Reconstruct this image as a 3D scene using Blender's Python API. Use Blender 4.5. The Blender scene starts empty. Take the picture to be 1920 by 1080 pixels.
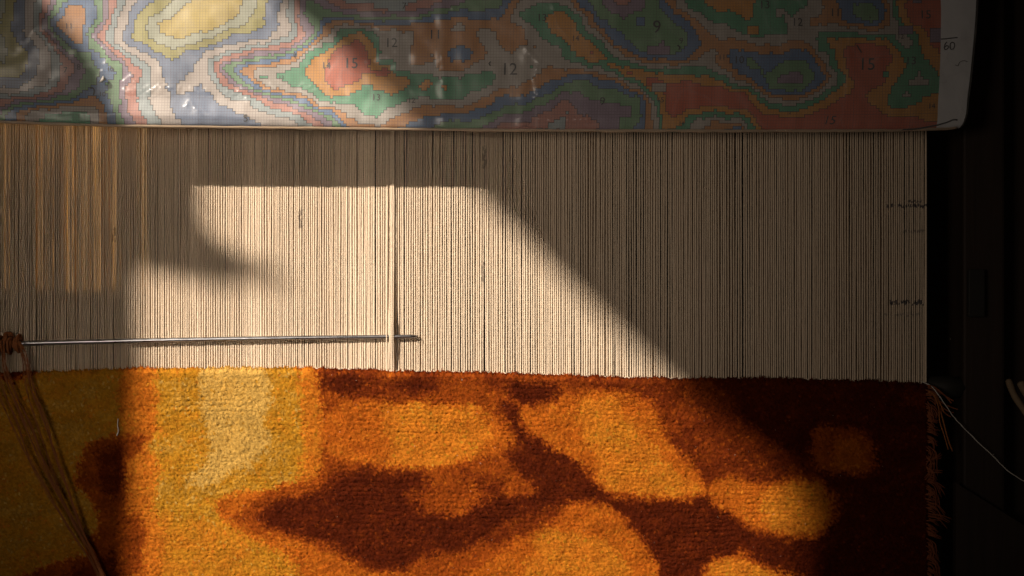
import bpy, bmesh, math, random
import numpy as np
from mathutils import Vector, noise

random.seed(7); RNG = np.random.default_rng(7)
scene = bpy.context.scene
COL = scene.collection

# ------------------------------------------------------------------ camera
S = 0.0006            # metres per photo pixel on the plane of the warp (y = 0)
D = 1.7               # camera distance in front of the warp
cam = bpy.data.cameras.new('camera'); camo = bpy.data.objects.new('camera', cam); COL.objects.link(camo)
camo.location = (0, -D, 0); camo.rotation_euler = (math.pi/2, 0, 0)
cam.sensor_width = 36; cam.lens = 18/(960*S/D); cam.clip_start = 0.05; cam.clip_end = 50
scene.camera = camo

def P(px, py, y=0.0):
    """world point at depth y for a spot measured on the photograph"""
    k = (D+y)/D
    return Vector(((px-960)*S*k, y, (540-py)*S*k))

# ------------------------------------------------------------------ light
w = bpy.data.worlds.new('World'); scene.world = w; w.use_nodes = True
bg = w.node_tree.nodes['Background']; bg.inputs[0].default_value = (1.0, 0.74, 0.55, 1); bg.inputs[1].default_value = 0.010

SUND = Vector((0.62, 0.52, -0.57)).normalized()
LAMP = -SUND*9.0
def lamp(name, kind, loc, target, energy, color):
    l = bpy.data.lights.new(name, kind); o = bpy.data.objects.new(name, l); COL.objects.link(o)
    o.location = loc; o.rotation_euler = (Vector(target)-Vector(loc)).to_track_quat('-Z', 'Y').to_euler()
    l.energy = energy; l.color = color
    return l
l = lamp('low_sunlight', 'SPOT', LAMP, (0, 0, 0), 7300, (1.0, 0.87, 0.72))
l.spot_size = math.radians(22); l.spot_blend = 0.1; l.shadow_soft_size = 0.068
l = lamp('fill_lamp', 'AREA', (-0.66, -1.38, 0.10), (-0.12, 0, 0.03), 0.54, (1.0, 0.85, 0.70))  # added off-frame fill that lifts the shade on the mid warp
l.shape = 'RECTANGLE'; l.size = 0.46; l.size_y = 0.34; l.spread = math.radians(58)
l = lamp('rear_sunlight', 'SPOT', (-1.25, 1.6, 0.9), (-0.5, 0, 0.09), 320, (1.0, 0.74, 0.40))
l.spot_size = math.radians(26); l.spot_blend = 0.2; l.shadow_soft_size = 0.01

vs = scene.view_settings
vs.view_transform = 'Standard'; vs.look = 'None'; vs.exposure = 0; vs.gamma = 1; vs.use_curve_mapping = False
scene.cycles.max_bounces = 8; scene.cycles.transparent_max_bounces = 16; scene.cycles.sample_clamp_indirect = 4

# ------------------------------------------------------------------ helpers
def lin(r, g, b):
    f = lambda c: c/12.92 if c <= 0.04045 else ((c+0.055)/1.055)**2.4
    return (f(r/255), f(g/255), f(b/255))

def tag(o, label=None, cat=None, group=None, kind=None):
    if label: o['label'] = label
    if cat: o['category'] = cat
    if group: o['group'] = group
    if kind: o['kind'] = kind
    return o

def thing(name, label, cat, loc=(0, 0, 0), group=None):
    o = bpy.data.objects.new(name, None); COL.objects.link(o); o.location = loc; o.empty_display_size = 0.02
    return tag(o, label, cat, group)

def mesh_np(name, V, F, smooth=True):
    """mesh from an (n,3) vertex array and an (m,k) face array"""
    V = np.asarray(V, dtype=np.float32); F = np.asarray(F, dtype=np.int32)
    me = bpy.data.meshes.new(name)
    k = F.shape[1]
    me.vertices.add(len(V)); me.vertices.foreach_set('co', V.ravel())
    me.loops.add(F.size); me.loops.foreach_set('vertex_index', F.ravel())
    me.polygons.add(len(F)); me.polygons.foreach_set('loop_start', np.arange(0, F.size, k, dtype=np.int32))
    try: me.polygons.foreach_set('loop_total', np.full(len(F), k, dtype=np.int32))
    except Exception: pass
    me.update(calc_edges=True); me.validate()
    if smooth: me.polygons.foreach_set('use_smooth', np.ones(len(me.polygons), dtype=bool))
    return me

def obj(name, me, mat, parent=None):
    o = bpy.data.objects.new(name, me); COL.objects.link(o)
    if mat and not me.materials: me.materials.append(mat)
    if parent:
        o.parent = parent
        o.matrix_parent_inverse = parent.matrix_basis.inverted()   # meshes are written in world space
    return o

def box_bm(bm, x0, x1, y0, y1, z0, z1, bevel=0.0):
    r = bmesh.ops.create_cube(bm, size=1)
    for v in r['verts']:
        v.co = Vector(((x0+x1)/2+v.co.x*(x1-x0), (y0+y1)/2+v.co.y*(y1-y0), (z0+z1)/2+v.co.z*(z1-z0)))
    if bevel:
        es = list({e for v in r['verts'] for e in v.link_edges})
        bmesh.ops.bevel(bm, geom=es, offset=bevel, segments=2, affect='EDGES', profile=0.6)

def bm_mesh(name, bm, smooth=False):
    me = bpy.data.meshes.new(name); bm.to_mesh(me); bm.free()
    if smooth: me.polygons.foreach_set('use_smooth', np.ones(len(me.polygons), dtype=bool))
    return me

def smooth_path(pts, n):
    """Catmull-Rom through the points"""
    pts = np.array([tuple(p) for p in pts], dtype=float)
    q = np.vstack([2*pts[0]-pts[1], pts, 2*pts[-1]-pts[-2]])
    out = []
    m = len(pts)-1
    for t in np.linspace(0, m, n):
        i = min(int(t), m-1); f = t-i
        a, b, c, d = q[i], q[i+1], q[i+2], q[i+3]
        out.append(0.5*((2*b)+(-a+c)*f+(2*a-5*b+4*c-d)*f*f+(-a+3*b-3*c+d)*f**3))
    return np.array(out)

def tube_arrays(path, rad, sides=6, twist=0.0, flat=0.0, caps=True):
    """tube along a path; rad scalar or per ring; twist = turns per metre; flat = how two-plied the section is"""
    path = np.asarray(path, float); n = len(path)
    rad = np.broadcast_to(np.asarray(rad, float), (n,)).copy()
    T = np.gradient(path, axis=0); T /= np.linalg.norm(T, axis=1)[:, None]+1e-12
    ref = np.array([0.0, 1.0, 0.0])
    A = np.cross(T, ref); bad = np.linalg.norm(A, axis=1) < 0.05
    A[bad] = np.cross(T[bad], np.array([1.0, 0, 0.01])); A /= np.linalg.norm(A, axis=1)[:, None]
    B = np.cross(T, A)
    s = np.concatenate([[0], np.cumsum(np.linalg.norm(np.diff(path, axis=0), axis=1))])
    th = np.linspace(0, 2*math.pi, sides, endpoint=False)
    ph = s*twist*2*math.pi
    R = rad[:, None]*(1-flat*(0.5-0.5*np.cos(2*(th[None, :]-ph[:, None]))))
    V = path[:, None, :]+R[:, :, None]*(np.cos(th)[None, :, None]*A[:, None, :]+np.sin(th)[None, :, None]*B[:, None, :])
    V = V.reshape(-1, 3)
    i = np.arange(n-1)[:, None]*sides; j = np.arange(sides)[None, :]; j2 = (j+1) % sides
    F = np.stack([i+j, i+sides+j, i+sides+j2, i+j2], axis=-1).reshape(-1, 4)
    if caps:
        c0 = len(V); V = np.vstack([V, path[:1], path[-1:]])
        j = np.arange(sides); j2 = (j+1) % sides; l0 = (n-1)*sides
        F = np.vstack([F, np.stack([np.full(sides, c0), j, j2, np.full(sides, c0)], -1)[:, [0, 1, 2, 2]],
                       np.stack([np.full(sides, c0+1), l0+j2, l0+j, l0+j], -1)])
    return V, F

def quads_to_tris(F):
    t = np.vstack([F[:, [0, 1, 2]], F[:, [0, 2, 3]]])
    keep = (t[:, 0] != t[:, 1]) & (t[:, 1] != t[:, 2]) & (t[:, 0] != t[:, 2])
    return t[keep]

def tubes_mesh(name, tubes):
    Vs, Fs, o = [], [], 0
    for V, F in tubes:
        Vs.append(V); Fs.append(quads_to_tris(F)+o); o += len(V)
    return mesh_np(name, np.vstack(Vs), np.vstack(Fs))

def rbf(points, reg=0.0):
    """linear radial-basis field through scattered (x, y, value) points"""
    A = np.array(points, float); X = A[:, :2]; v = A[:, 2]
    n = len(X); K = np.linalg.norm(X[:, None]-X[None], axis=2)-np.eye(n)*reg
    M = np.zeros((n+1, n+1)); M[:n, :n] = K; M[:n, n] = 1; M[n, :n] = 1
    c = np.linalg.lstsq(M, np.append(v, 0), rcond=None)[0]
    def f(x, y):
        sh = np.shape(x); q = np.stack([np.ravel(x), np.ravel(y)], 1); out = np.empty(len(q))
        for a in range(0, len(q), 4000):
            d = np.linalg.norm(q[a:a+4000, None]-X[None], axis=2)
            out[a:a+4000] = d @ c[:n]+c[n]
        return out.reshape(sh)
    return f

def vnoise(x, y, seed=0):
    """smooth value noise on arrays, about -1..1"""
    x = np.asarray(x, float); y = np.asarray(y, float)
    xi = np.floor(x).astype(int); yi = np.floor(y).astype(int); fx = x-xi; fy = y-yi
    def h(a, b):
        n = (a*374761393+b*668265263+seed*1442695041) & 0xffffffff
        n = ((n ^ (n >> 13))*1274126177) & 0xffffffff
        return ((n ^ (n >> 16)) & 0xffff)/32767.5-1
    sx = fx*fx*(3-2*fx); sy = fy*fy*(3-2*fy)
    return (h(xi, yi)*(1-sx)+h(xi+1, yi)*sx)*(1-sy)+(h(xi, yi+1)*(1-sx)+h(xi+1, yi+1)*sx)*sy

# ------------------------------------------------------------------ materials
class NT:
    def __init__(s, name):
        s.m = bpy.data.materials.new(name); s.m.use_nodes = True; s.t = s.m.node_tree
        s.b = s.t.nodes['Principled BSDF']; s.out = s.t.nodes['Material Output']
    def n(s, kind, **kw):
        nd = s.t.nodes.new(kind)
        for k, v in kw.items():
            if k.startswith('i_'):
                key = k[2:]; key = int(key) if key.isdigit() else key.replace('_', ' ')
                nd.inputs[key].default_value = v
            else: setattr(nd, k, v)
        return nd
    def l(s, a, b): s.t.links.new(a, b)
    def math(s, op, a, b=None, c=None):
        nd = s.n('ShaderNodeMath', operation=op)
        for i, v in enumerate((a, b, c)):
            if v is None: continue
            if hasattr(v, 'links') or hasattr(v, 'is_linked'): s.l(v, nd.inputs[i])
            else: nd.inputs[i].default_value = v
        return nd.outputs[0]
    def mix(s, fac, a, b, mode='MIX'):
        nd = s.n('ShaderNodeMix', data_type='RGBA', blend_type=mode)
        for sock, v in ((nd.inputs[0], fac), (nd.inputs[6], a), (nd.inputs[7], b)):
            if hasattr(v, 'is_linked'): s.l(v, sock)
            else: sock.default_value = v if isinstance(v, (int, float)) else tuple(v)+(() if len(v) == 4 else (1,))
        return nd.outputs[2]
    def bump(s, h, strength, dist):
        nd = s.n('ShaderNodeBump'); nd.inputs['Strength'].default_value = strength; nd.inputs['Distance'].default_value = dist
        s.l(h, nd.inputs['Height']); return nd.outputs[0]

def cotton_material(name='warp_cotton', thru=0.03):
    k = NT(name); k.b.inputs['Roughness'].default_value = 0.95
    g = k.n('ShaderNodeNewGeometry'); sep = k.n('ShaderNodeSeparateXYZ'); k.l(g.outputs['Position'], sep.inputs[0])
    mp = k.n('ShaderNodeMapping'); mp.inputs['Scale'].default_value = (700, 700, 380); k.l(g.outputs['Position'], mp.inputs[0])
    nz = k.n('ShaderNodeTexNoise', i_Scale=1.0, i_Detail=3.0); k.l(mp.outputs[0], nz.inputs['Vector'])
    n2 = k.n('ShaderNodeTexNoise', i_Scale=14.0, i_Detail=2.0); k.l(g.outputs['Position'], n2.inputs['Vector'])
    c = k.mix(nz.outputs[0], (0.60, 0.46, 0.325), (0.92, 0.765, 0.585))
    c = k.mix(k.math('MULTIPLY', n2.outputs[0], 0.30), c, (0.60, 0.52, 0.42))
    # ink ticks that the weaver left across the outer threads, and a few soiled spots
    def spot(px, py, hw, hh, amt, col, cc, wob=0.004):
        p = P(px, py)
        dx = k.math('ABSOLUTE', k.math('SUBTRACT', sep.outputs[0], p.x))
        zz = k.math('ADD', sep.outputs[2], k.math('MULTIPLY', k.math('SUBTRACT', ink.outputs[0], 0.5), wob*2))
        dz = k.math('ABSOLUTE', k.math('SUBTRACT', zz, p.z))
        m = k.math('MULTIPLY', k.math('LESS_THAN', dx, hw*S), k.math('LESS_THAN', dz, hh*S))
        m = k.math('MULTIPLY', m, k.math('GREATER_THAN', ink2.outputs[0], 0.47))
        return k.mix(k.math('MULTIPLY', m, amt), cc, col)
    mi = k.n('ShaderNodeMapping'); mi.inputs['Scale'].default_value = (390, 60, 50); k.l(g.outputs['Position'], mi.inputs[0])
    ink = k.n('ShaderNodeTexNoise', i_Scale=1.0, i_Detail=1.0); k.l(mi.outputs[0], ink.inputs['Vector'])
    mj = k.n('ShaderNodeMapping'); mj.inputs['Scale'].default_value = (500, 80, 160); k.l(g.outputs['Position'], mj.inputs[0])
    ink2 = k.n('ShaderNodeTexNoise', i_Scale=1.0, i_Detail=0.0); k.l(mj.outputs[0], ink2.inputs['Vector'])
    INK = (0.025, 0.03, 0.06)
    c = spot(1700, 386, 38, 3.0, 0.85, INK, c); c = spot(1716, 378, 14, 2, 0.7, INK, c); c = spot(1712, 434, 20, 2.5, 0.5, INK, c)
    c = spot(1700, 567, 32, 4.0, 0.85, INK, c); c = spot(1692, 590, 34, 2, 0.4, INK, c)
    for (px, py, hw, hh) in ((908, 295, 4, 20), (563, 412, 4, 18), (906, 512, 4, 20), (213, 440, 4, 14)):
        c = spot(px, py, hw, hh, 0.6, (0.12, 0.09, 0.07), c, 0.006)
    k.l(c, k.b.inputs['Base Color'])
    k.l(k.bump(nz.outputs[0], 0.22, 0.0004), k.b.inputs['Normal'])
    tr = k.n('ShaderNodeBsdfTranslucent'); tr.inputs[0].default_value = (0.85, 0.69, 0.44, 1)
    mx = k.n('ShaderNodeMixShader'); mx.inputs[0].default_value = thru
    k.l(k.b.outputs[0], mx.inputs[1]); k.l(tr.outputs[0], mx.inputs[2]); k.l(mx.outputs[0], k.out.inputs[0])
    return k.m

def yarn_material(name, c0, c1, scale=900, rough=0.9, bump=0.6):
    k = NT(name); k.b.inputs['Roughness'].default_value = rough
    g = k.n('ShaderNodeNewGeometry')
    nz = k.n('ShaderNodeTexNoise', i_Scale=float(scale), i_Detail=2.0); k.l(g.outputs['Position'], nz.inputs['Vector'])
    k.l(k.mix(nz.outputs[0], c0, c1), k.b.inputs['Base Color'])
    k.l(k.bump(nz.outputs[0], bump, 0.0005), k.b.inputs['Normal'])
    return k.m

def pile_material():
    k = NT('wool_pile'); k.b.inputs['Roughness'].default_value = 0.75
    a = k.n('ShaderNodeAttribute', attribute_name='dye'); g = k.n('ShaderNodeNewGeometry')
    nz = k.n('ShaderNodeTexNoise', i_Scale=1100.0, i_Detail=2.0); k.l(g.outputs['Position'], nz.inputs['Vector'])
    c = k.mix(1.0, a.outputs['Color'], k.mix(nz.outputs[0], (0.7, 0.68, 0.66), (1.3, 1.3, 1.3)), 'MULTIPLY')
    k.l(c, k.b.inputs['Base Color']); k.l(k.bump(nz.outputs[0], 0.7, 0.0008), k.b.inputs['Normal'])
    k.b.inputs['Sheen Weight'].default_value = 0.0; k.b.inputs['Sheen Roughness'].default_value = 0.4
    k.b.inputs['Sheen Tint'].default_value = (1.0, 0.7, 0.4, 1)
    k.b.inputs['Specular IOR Level'].default_value = 0.04
    return k.m

def print_material():
    k = NT('printed_paper'); k.b.inputs['Roughness'].default_value = 0.6
    a = k.n('ShaderNodeAttribute', attribute_name='ink'); uv = k.n('ShaderNodeUVMap', uv_map='cells')
    sep = k.n('ShaderNodeSeparateXYZ'); k.l(uv.outputs[0], sep.inputs[0])
    def line(o, period, wdt):
        f = k.math('FRACT', k.math('DIVIDE', o, period)); return k.math('LESS_THAN', f, wdt/period)
    minor = k.math('MAXIMUM', line(sep.outputs[0], 1, 0.16), line(sep.outputs[1], 1, 0.16))
    major = k.math('MAXIMUM', line(sep.outputs[0], 10, 0.2), line(sep.outputs[1], 10, 0.2))
    lines = k.math('MULTIPLY', k.math('MAXIMUM', k.math('MULTIPLY', minor, 0.34), k.math('MULTIPLY', major, 0.5)), a.outputs['Alpha'])
    g = k.n('ShaderNodeNewGeometry')
    nz = k.n('ShaderNodeTexNoise', i_Scale=22.0, i_Detail=4.0); k.l(g.outputs['Position'], nz.inputs['Vector'])
    c = k.mix(k.math('MULTIPLY', nz.outputs[0], 0.22), a.outputs['Color'], (0.55, 0.50, 0.44))
    c = k.mix(lines, c, (0.10, 0.09, 0.10))
    k.l(c, k.b.inputs['Base Color'])
    tr = k.n('ShaderNodeBsdfTranslucent'); k.l(c, tr.inputs[0])
    mx = k.n('ShaderNodeMixShader'); mx.inputs[0].default_value = 0.08
    k.l(k.b.outputs[0], mx.inputs[1]); k.l(tr.outputs[0], mx.inputs[2]); k.l(mx.outputs[0], k.out.inputs[0])
    return k.m

def plastic_material():
    k = NT('clear_plastic'); k.t.nodes.remove(k.b)
    g = k.n('ShaderNodeNewGeometry')
    n1 = k.n('ShaderNodeTexNoise', i_Scale=18.0, i_Detail=1.5, i_Distortion=0.8); k.l(g.outputs['Position'], n1.inputs['Vector'])
    wv = k.n('ShaderNodeTexVoronoi', feature='DISTANCE_TO_EDGE', i_Scale=11.0)
    mpn = k.n('ShaderNodeTexNoise', i_Scale=9.0, i_Detail=3.0); k.l(g.outputs['Position'], mpn.inputs['Vector'])
    add = k.n('ShaderNodeVectorMath', operation='MULTIPLY_ADD'); k.l(mpn.outputs['Color'], add.inputs[0]); add.inputs[1].default_value = (.16, .16, .16); k.l(g.outputs['Position'], add.inputs[2])
    k.l(add.outputs[0], wv.inputs['Vector'])
    crease = k.math('SUBTRACT', 1.0, k.math('MINIMUM', k.math('MULTIPLY', wv.outputs[0], 14.0), 1.0))
    h = k.math('ADD', n1.outputs[0], k.math('MULTIPLY', crease, 0.12))
    bp = k.bump(h, 0.22, 0.006)
    gl = k.n('ShaderNodeBsdfGlossy'); gl.inputs['Roughness'].default_value = 0.23; k.l(bp, gl.inputs['Normal'])
    fr = k.n('ShaderNodeFresnel'); k.l(bp, fr.inputs['Normal'])
    k.l(k.math('MULTIPLY_ADD', g.outputs['Backfacing'], 1/1.45-1.45, 1.45), fr.inputs[0])   # a thin film: same gloss from both sides
    tp = k.n('ShaderNodeBsdfTransparent'); tp.inputs[0].default_value = (0.97, 0.965, 0.95, 1)
    g2 = k.n('ShaderNodeBsdfGlossy'); g2.inputs['Roughness'].default_value = 0.42; k.l(bp, g2.inputs['Normal'])
    gm = k.n('ShaderNodeMixShader'); gm.inputs[0].default_value = 0.55; k.l(gl.outputs[0], gm.inputs[1]); k.l(g2.outputs[0], gm.inputs[2])
    m1 = k.n('ShaderNodeMixShader'); k.l(k.math('MULTIPLY', fr.outputs[0], 1.5), m1.inputs[0]); k.l(tp.outputs[0], m1.inputs[1]); k.l(gm.outputs[0], m1.inputs[2])
    df = k.n('ShaderNodeBsdfDiffuse'); df.inputs[0].default_value = (0.8, 0.8, 0.82, 1)
    # scuffs: fine scratches and milky wear along the creases
    ms = k.n('ShaderNodeMapping'); ms.inputs['Scale'].default_value = (95, 95, 5); ms.inputs['Rotation'].default_value = (0, 0.9, 0); k.l(g.outputs['Position'], ms.inputs[0])
    sc = k.n('ShaderNodeTexNoise', i_Scale=1.0, i_Detail=4.0, i_Distortion=0.6); k.l(ms.outputs[0], sc.inputs['Vector'])
    scr = k.math('MULTIPLY', k.math('MAXIMUM', k.math('SUBTRACT', sc.outputs[0], 0.68), 0.0), 1.1)
    fog = k.math('MINIMUM', k.math('ADD', k.math('ADD', scr, 0.08), k.math('MULTIPLY', k.math('POWER', crease, 4.0), 0.05)), 0.4)
    m2 = k.n('ShaderNodeMixShader'); k.l(fog, m2.inputs[0]); k.l(m1.outputs[0], m2.inputs[1]); k.l(df.outputs[0], m2.inputs[2])
    k.l(m2.outputs[0], k.out.inputs[0])
    return k.m

def metal_material():
    k = NT('worn_steel'); k.b.inputs['Metallic'].default_value = 1.0
    g = k.n('ShaderNodeNewGeometry'); mp = k.n('ShaderNodeMapping'); mp.inputs['Scale'].default_value = (60, 500, 500); k.l(g.outputs['Position'], mp.inputs[0])
    nz = k.n('ShaderNodeTexNoise', i_Scale=1.0, i_Detail=3.0); k.l(mp.outputs[0], nz.inputs['Vector'])
    k.l(k.mix(nz.outputs[0], (0.30, 0.30, 0.32), (0.62, 0.62, 0.65)), k.b.inputs['Base Color'])
    k.l(k.math('MULTIPLY_ADD', nz.outputs[0], 0.3, 0.14), k.b.inputs['Roughness'])
    k.l(k.bump(nz.outputs[0], 0.25, 0.0004), k.b.inputs['Normal'])
    return k.m

def wood_material(name, c0, c1, axis_scale=(60, 60, 6), rough=0.7, flecks=0.0):
    k = NT(name); k.b.inputs['Roughness'].default_value = rough
    g = k.n('ShaderNodeNewGeometry'); mp = k.n('ShaderNodeMapping'); mp.inputs['Scale'].default_value = axis_scale; k.l(g.outputs['Position'], mp.inputs[0])
    nz = k.n('ShaderNodeTexNoise', i_Scale=1.0, i_Detail=6.0, i_Distortion=0.8); k.l(mp.outputs[0], nz.inputs['Vector'])
    c = k.mix(nz.outputs[0], c0, c1)
    if flecks:
        vf = k.n('ShaderNodeTexNoise', i_Scale=130.0, i_Detail=1.0); k.l(g.outputs['Position'], vf.inputs['Vector'])
        v2 = k.n('ShaderNodeTexNoise', i_Scale=12.0, i_Detail=0.0); k.l(g.outputs['Position'], v2.inputs['Vector'])
        f = k.math('MULTIPLY', k.math('GREATER_THAN', vf.outputs[0], flecks), k.math('GREATER_THAN', v2.outputs[0], 0.56))
        c = k.mix(f, c, (0.45, 0.42, 0.38))
    k.l(c, k.b.inputs['Base Color']); k.l(k.bump(nz.outputs[0], 0.4, 0.002), k.b.inputs['Normal'])
    return k.m

def flat_material(name, c, rough=0.8):
    k = NT(name); g = k.n('ShaderNodeNewGeometry')
    nz = k.n('ShaderNodeTexNoise', i_Scale=60.0, i_Detail=3.0); k.l(g.outputs['Position'], nz.inputs['Vector'])
    k.l(k.mix(nz.outputs[0], tuple(x*0.8 for x in c), tuple(min(1, x*1.2) for x in c)), k.b.inputs['Base Color'])
    k.b.inputs['Roughness'].default_value = rough
    return k.m

M = dict(
    cotton=cotton_material(), thin=cotton_material('thin_rear_cotton', 0.85), pile=pile_material(), paper=print_material(), plastic=plastic_material(), steel=metal_material(),
    inkline=flat_material('black_print', (0.055, 0.055, 0.06), 0.7),
    rust=yarn_material('brown_wool_yarn', (0.16, 0.048, 0.014), (0.40, 0.135, 0.036)),
    fringe=yarn_material('rust_wool_fringe', (0.17, 0.044, 0.016), (0.38, 0.115, 0.038)),
    orange=yarn_material('orange_wool_yarn', (0.28, 0.09, 0.02), (0.46, 0.17, 0.04)),
    white=yarn_material('white_cotton_string', (0.62, 0.58, 0.52), (0.85, 0.8, 0.74), 1500),
    weft=yarn_material('weft_cotton', (0.5, 0.4, 0.3), (0.8, 0.66, 0.5), 1200),
    post=wood_material('dark_stained_wood', (0.008, 0.004, 0.002), (0.040, 0.020, 0.010), flecks=0.78),
    beam=wood_material('dark_beam_wood', (0.010, 0.008, 0.006), (0.022, 0.019, 0.014), (8, 60, 60)),
    stick=wood_material('bare_stick_wood', (0.17, 0.11, 0.06), (0.42, 0.30, 0.18), (50, 50, 50)),
    wall=flat_material('dark_plaster', (0.012, 0.010, 0.009)), maskwall=flat_material('mask_plaster', (0.25, 0.21, 0.17)),
    board=wood_material('light_stop_wood', (0.012, 0.009, 0.007), (0.03, 0.022, 0.015)),
    sealed=flat_material('bounce_tinted_edge', (0.50, 0.38, 0.27), 0.35),  # beige carries the warm carpet bounce, painted into the edge colour
)

# ------------------------------------------------------------------ setting
bm = bmesh.new(); box_bm(bm, -0.58, 1.6, 0.55, 0.60, -0.6, 1.3)
# left end cut short so the light of the rear spot gets past
wall = tag(obj('back_wall', bm_mesh('back_wall', bm), M['wall']), kind='structure')
wall.location.z = -0.55

# added unseen wall masking the low sun; its opening is shaped to the light patch
CH, PL = -0.055, -0.012        # depths of the chart and of the pile surface
EDGE = [(384, 346, 0), (384, 330, 0), (236, 236, CH), (196, 130, CH), (92, 0, CH), (-50, -170, CH), (310, -260, CH),
        (544, 0, CH), (664, 105, CH), (778, 205, CH), (898, 345, 0), (1086, 530, 0), (1265, 700, 0),
        (1345, 770, PL), (1440, 845, PL), (1496, 888, PL), (1513, 940, PL), (1511, 1000, PL), (1505, 1100, PL), (1508, 1350, PL),
        (236, 1350, PL), (243, 1080, PL), (252, 860, PL), (256, 720, PL), (264, 640, 0), (262, 545, 0), (280, 500, 0), (330, 520, 0),
        (430, 540, 0), (530, 528, 0), (552, 514, 0), (480, 488, 0), (416, 460, 0), (388, 430, 0), (384, 390, 0)]
WX = -1.3
def to_wall(p):
    t = (WX-LAMP.x)/(p.x-LAMP.x); return LAMP+(p-LAMP)*t
ring = [to_wall(P(*e)) for e in EDGE]
bm = bmesh.new()
inner = [bm.verts.new(v) for v in ring]
outer = [bm.verts.new((WX, y, z)) for y, z in ((-3.2, -1.4), (0.5, -1.4), (0.5, 2.6), (-3.2, 2.6))]
es = [bm.edges.new((a[i], a[(i+1) % len(a)])) for a in (inner, outer) for i in range(len(a))]
bmesh.ops.triangle_fill(bm, edges=es, use_beauty=True)
r = bmesh.ops.extrude_face_region(bm, geom=list(bm.faces))
for v in r['geom']:
    if isinstance(v, bmesh.types.BMVert): v.co.x -= 0.012
bmesh.ops.recalc_face_normals(bm, faces=bm.faces)
tag(obj('sun_mask_wall', bm_mesh('sun_mask_wall', bm), M['maskwall']), kind='structure')

# ------------------------------------------------------------------ warp
warp = thing('warp', 'pale cotton warp threads stretched upright on the loom between chart and carpet', 'warp threads', P(870, 1180))
TOPPY, BOTPY = 130, 745

def thread_mesh(name, rad, seed, rings=480, sides=6, twist=190, flat=0.15):
    r = np.random.default_rng(seed)
    z = np.linspace(P(0, BOTPY).z, P(0, TOPPY).z, rings)
    wob = 0.00022*np.sin(z*r.uniform(8, 16)+r.uniform(0, 6))+0.00008*np.sin(z*r.uniform(60, 110)+r.uniform(0, 6))
    path = np.stack([wob, 0.0001*np.sin(z*40+r.uniform(0, 6)), z], 1)
    path[0, 0] = path[-1, 0] = 0
    rr = rad*(1+0.08*vnoise(z*450, z*0+seed, 3)+0.05*vnoise(z*60, z*0+seed, 5))
    return tube_arrays(path, rr, sides, twist=twist, flat=flat, caps=False)

fronts, x = [], -160.0
while x < 1732:
    band = vnoise(np.array([x/55.0]), np.array([0.5]), 11)[0]
    x += 4.28*(1+0.09*band)+random.gauss(0, 0.30)
    # wider dark gaps that the photograph shows
    for gx, gw in ((607, 1.4), (909, 1.2), (1139, 1.3), (1228, 1.6), (1393, 1.8), (70, 1.0), (1655, 1.3)):
        if abs(x-gx) < 2.2: x += gw; break
    fronts.append(x)
variants = []
for i in range(10):
    V, F = thread_mesh('warp_thread', 0.00098+0.00006*(i % 3), 100+i)
    variants.append(mesh_np('warp_thread', V, quads_to_tris(F)))
    variants[-1].materials.append(M['cotton'])
extraV = []; nthread = 0
for i, px in enumerate(fronts):
    p = P(px, 540); yy = random.gauss(0, 0.00025)
    tilt = random.gauss(0, 0.0009)
    if px > -4 and nthread < 300:
        nthread += 1
        o = bpy.data.objects.new('warp_thread', variants[i % 10]); COL.objects.link(o)
        o.parent = warp; o.matrix_parent_inverse = warp.matrix_basis.inverted()
        o.location = (p.x, yy, 0); o.rotation_euler = (0, tilt, 0)
    else:
        V, F = thread_mesh('t', 0.00098+0.00006*(i % 3), 400+i, rings=440, sides=5)
        V = V.copy(); V[:, 0] += p.x+V[:, 2]*tilt; V[:, 1] += yy; extraV.append((V, F))
# the second layer of the warp, seen in the gaps of the first
backs, glow = [], []
GOLD = (-150, -120, -84, -60, -33, -10, 6, 14, 27, 40, 70, 74, 88, 97, 113, 123, 131, 135, 144, 158, 166, 171, 176, 181, 196, 204, 209, 214, 222, 235, 240)
for a, b in zip(fronts[:-1], fronts[1:]):
    m = (a+b)/2
    band = vnoise(np.array([m/38.0]), np.array([7.5]), 23)[0]
    band2 = vnoise(np.array([m/9.0]), np.array([2.5]), 29)[0]
    if band+0.8*band2+random.gauss(0, .25) < (-0.62 if m > 700 else -0.85)+(-9 if 736 < m < 754 else 0.42 if 836 < m < 912 or 1055 < m < 1240 or 500 < m < 540 or m > 1640 else 0)-(0.4 if 1240 < m < 1380 or 250 < m < 480 else 0): continue
    if abs(m-909) < 3 or abs(m-1393) < 3: continue
    yb = 0.0030+0.0016*vnoise(np.array([m/70.0]), np.array([4.5]), 31)[0]+random.gauss(0, .0003)
    if 300 < m < 720: yb -= 0.0012
    if m < 240: yb += 0.001
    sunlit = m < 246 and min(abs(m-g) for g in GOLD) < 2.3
    V, F = thread_mesh('t', 0.00065 if sunlit else 0.00105, 900+int(m*3), rings=130, sides=5, twist=60, flat=0.12)
    V = V.copy(); V[:, 0] += P(m, 0).x+random.gauss(0, .00015)+V[:, 2]*random.gauss(0, .0014); V[:, 1] += yb
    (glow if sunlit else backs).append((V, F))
    if m < 252 and not sunlit:       # third layer added to block rear light in most gaps on the left
        for dx in (-1.1, 1.1, 2.6):
            V3, F3 = thread_mesh('t', 0.0012, 2000+int(m*3+dx), rings=40, sides=5, twist=20, flat=0)
            V3[:, 0] += P(m+dx, 0).x; V3[:, 1] += yb+0.0024+0.0006*dx*dx/3; backs.append((V3, F3))
tag(obj('remaining_warp_threads', tubes_mesh('remaining_warp_threads', extraV), M['cotton'], warp), kind='stuff')
tag(obj('rear_warp_threads', tubes_mesh('rear_warp_threads', backs), M['cotton'], warp), kind='stuff')
tag(obj('sunlit_rear_threads', tubes_mesh('sunlit_rear_threads', glow), M['thin'], warp), 'golden threads lit through from behind', kind='stuff')
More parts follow.
